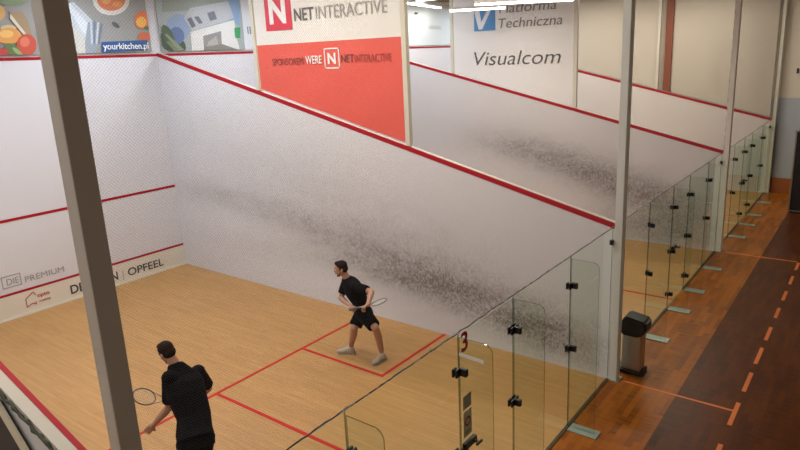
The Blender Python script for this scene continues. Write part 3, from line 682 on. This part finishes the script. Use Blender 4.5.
        for i in range(4):
            c = g + tv * (.07 + .022 * i) + V((0, 0, .112 - .010 * i)); tube(b, [c - sd * .022 - V((0, 0, .006)), c + V((0, 0, .004)), c + sd * .022 - V((0, 0, .006))], .003, 5)
        obj('laces', b, M_LACE, so)
        b = bmesh.new(); frustum(b, V((an.x, an.y, .09)), an + (V(J['kn' + k]) - an).normalized() * .06, .046, .046); remeshed('sock', b, M_SOCK, t, .008, 1)
    return t
def racket(butt, tip, nrm, label, grp):
    butt, tip = V(butt), V(tip); d = (tip - butt).normalized(); nrm = V(nrm); nrm = (nrm - d * nrm.dot(d)).normalized(); s = d.cross(nrm)
    t = empty('squash_racket', butt, label, 'racket'); c = butt + d * .555
    b = bmesh.new(); tube(b, [butt, butt + d * .01, butt + d * .19, butt + d * .2], [.017, .019, .017, .013], 10); obj('grip', b, mat('racket_grip', (.10, .10, .11), .8), t)
    b = bmesh.new(); tube(b, [butt + d * .19, butt + d * .33], .009, 8)
    for q in (-1, 1): tube(b, [butt + d * .31, butt + d * .36 + s * q * .03, butt + d * .44 + s * q * .06], .006, 6)
    obj('shaft', b, mat('racket_silver', (.50, .49, .46), .3, .4), t)
    b = bmesh.new(); pts = [c + d * .13 * math.cos(2 * math.pi * k / 32) + s * .088 * math.sin(2 * math.pi * k / 32) for k in range(33)]; tube(b, pts, .0075, 6, False); obj('head_frame', b, mat('racket_frame', (.14, .13, .12), .35), t)
    b = bmesh.new()
    for i in range(-6, 7):
        x = i * .0135; h_ = .128 * math.sqrt(max(0, 1 - (x / .088) ** 2)); tube(b, [c + s * x - d * h_, c + s * x + d * h_], .0009, 3)
    for i in range(-8, 9):
        x = i * .0148; h_ = .086 * math.sqrt(max(0, 1 - (x / .13) ** 2)); tube(b, [c + d * x - s * h_, c + d * x + s * h_], .0009, 3)
    obj('strings', b, mat('racket_strings', (.6, .6, .58), .5), t)
# player in the service box
def ay(u, v, y): return at(u, v, 'y', y)
JA = dict(base=(6.45, 5.1, 0), side=(-.80, .60, 0), pelvis=ay(363, 311, 5.12), waist=ay(360, 301, 5.09), chest=ay(353, 288, 5.04), neck=ay(347, 278, 5.0), head=ay(341.2, 269, 4.95),
          face=(-.80, -.60, -.12), headup=(-.15, -.1, 1), beard=1,
          kneeL=0)
JA['shR'] = JA['chest'] + V((-.165, .05, .075)); JA['shL'] = JA['chest'] + V((.13, -.10, .085))
JA.update(elR=ay(341, 298, 4.98), wrR=ay(350.5, 306, 4.83), elL=ay(371.5, 292, 4.95), wrL=ay(368, 304, 4.76),
          knR=ay(354, 328.5, 4.98), knL=ay(375.5, 328, 4.99), anR=V((6.24, 5.08, .095)), anL=V((6.80, 5.16, .095)), toeR=V((-.86, -.5, 0)), toeL=V((-.10, -.99, 0)), slv=.75)
BA = ay(349.5, 310, 4.76); TA = BA + (ay(391, 299, 4.84) - BA).normalized() * .685
dA = (TA - BA).normalized()
JA.update(hdR=(ay(357, 309, 4.76) - JA['wrR']), hnR=(.3, -.2, -1), hdL=(ay(362, 307.5, 4.72) - JA['wrL']), hnL=(-.2, -.2, -1))
person(JA, 'person in black T-shirt and shorts standing in the red service box, racket across waist')
racket(BA, TA, (.35, -.1, .95), 'squash racket held across the waist by the person in the service box', '')
# player seen from behind
def ax_(u, v, x): return at(u, v, 'x', x)
JB = dict(base=(7.25, 1.8, 0), side=(.12, 1, 0), pelvis=ax_(195, 435, 7.30), waist=ax_(194, 416, 7.20), chest=ax_(185.5, 389, 7.05), neck=ax_(176, 364.5, 6.91), head=ax_(167.2, 353, 6.84),
          face=(-.93, .05, -.45), headup=(-.3, -.1, 1), slv=.80, hem=(0, 0, .05))
JB['shR'] = ax_(198, 371.5, 6.98); JB['shL'] = ax_(169, 377.5, 6.98)
JB.update(elR=ax_(208.5, 388, 6.84), wrR=ax_(192, 402, 6.64), elL=ax_(169.5, 407, 6.90), wrL=ax_(154, 424, 6.80),
          knR=ax_(200, 470, 7.24), knL=ax_(190, 474, 7.20), anR=V((7.45, 1.98, .10)), anL=V((7.34, 1.62, .095)), toeR=V((-.95, .2, 0)), toeL=V((-.97, -.2, 0)))
BB = ax_(190, 403, 6.57); TB = BB + (ax_(133, 395, 6.5) - BB).normalized() * .685
JB.update(hdR=(ax_(183, 403, 6.57) - JB['wrR']), hnR=(-.3, -.3, -1), hdL=(JB['wrL'] - JB['elL']), hnL=(-.6, .7, 0))
person(JB, 'person in black T-shirt seen from behind beside the nearest grey post')
racket(BB, TB, (.45, -.45, .75), 'squash racket of the person seen from behind, half behind the near post', '')
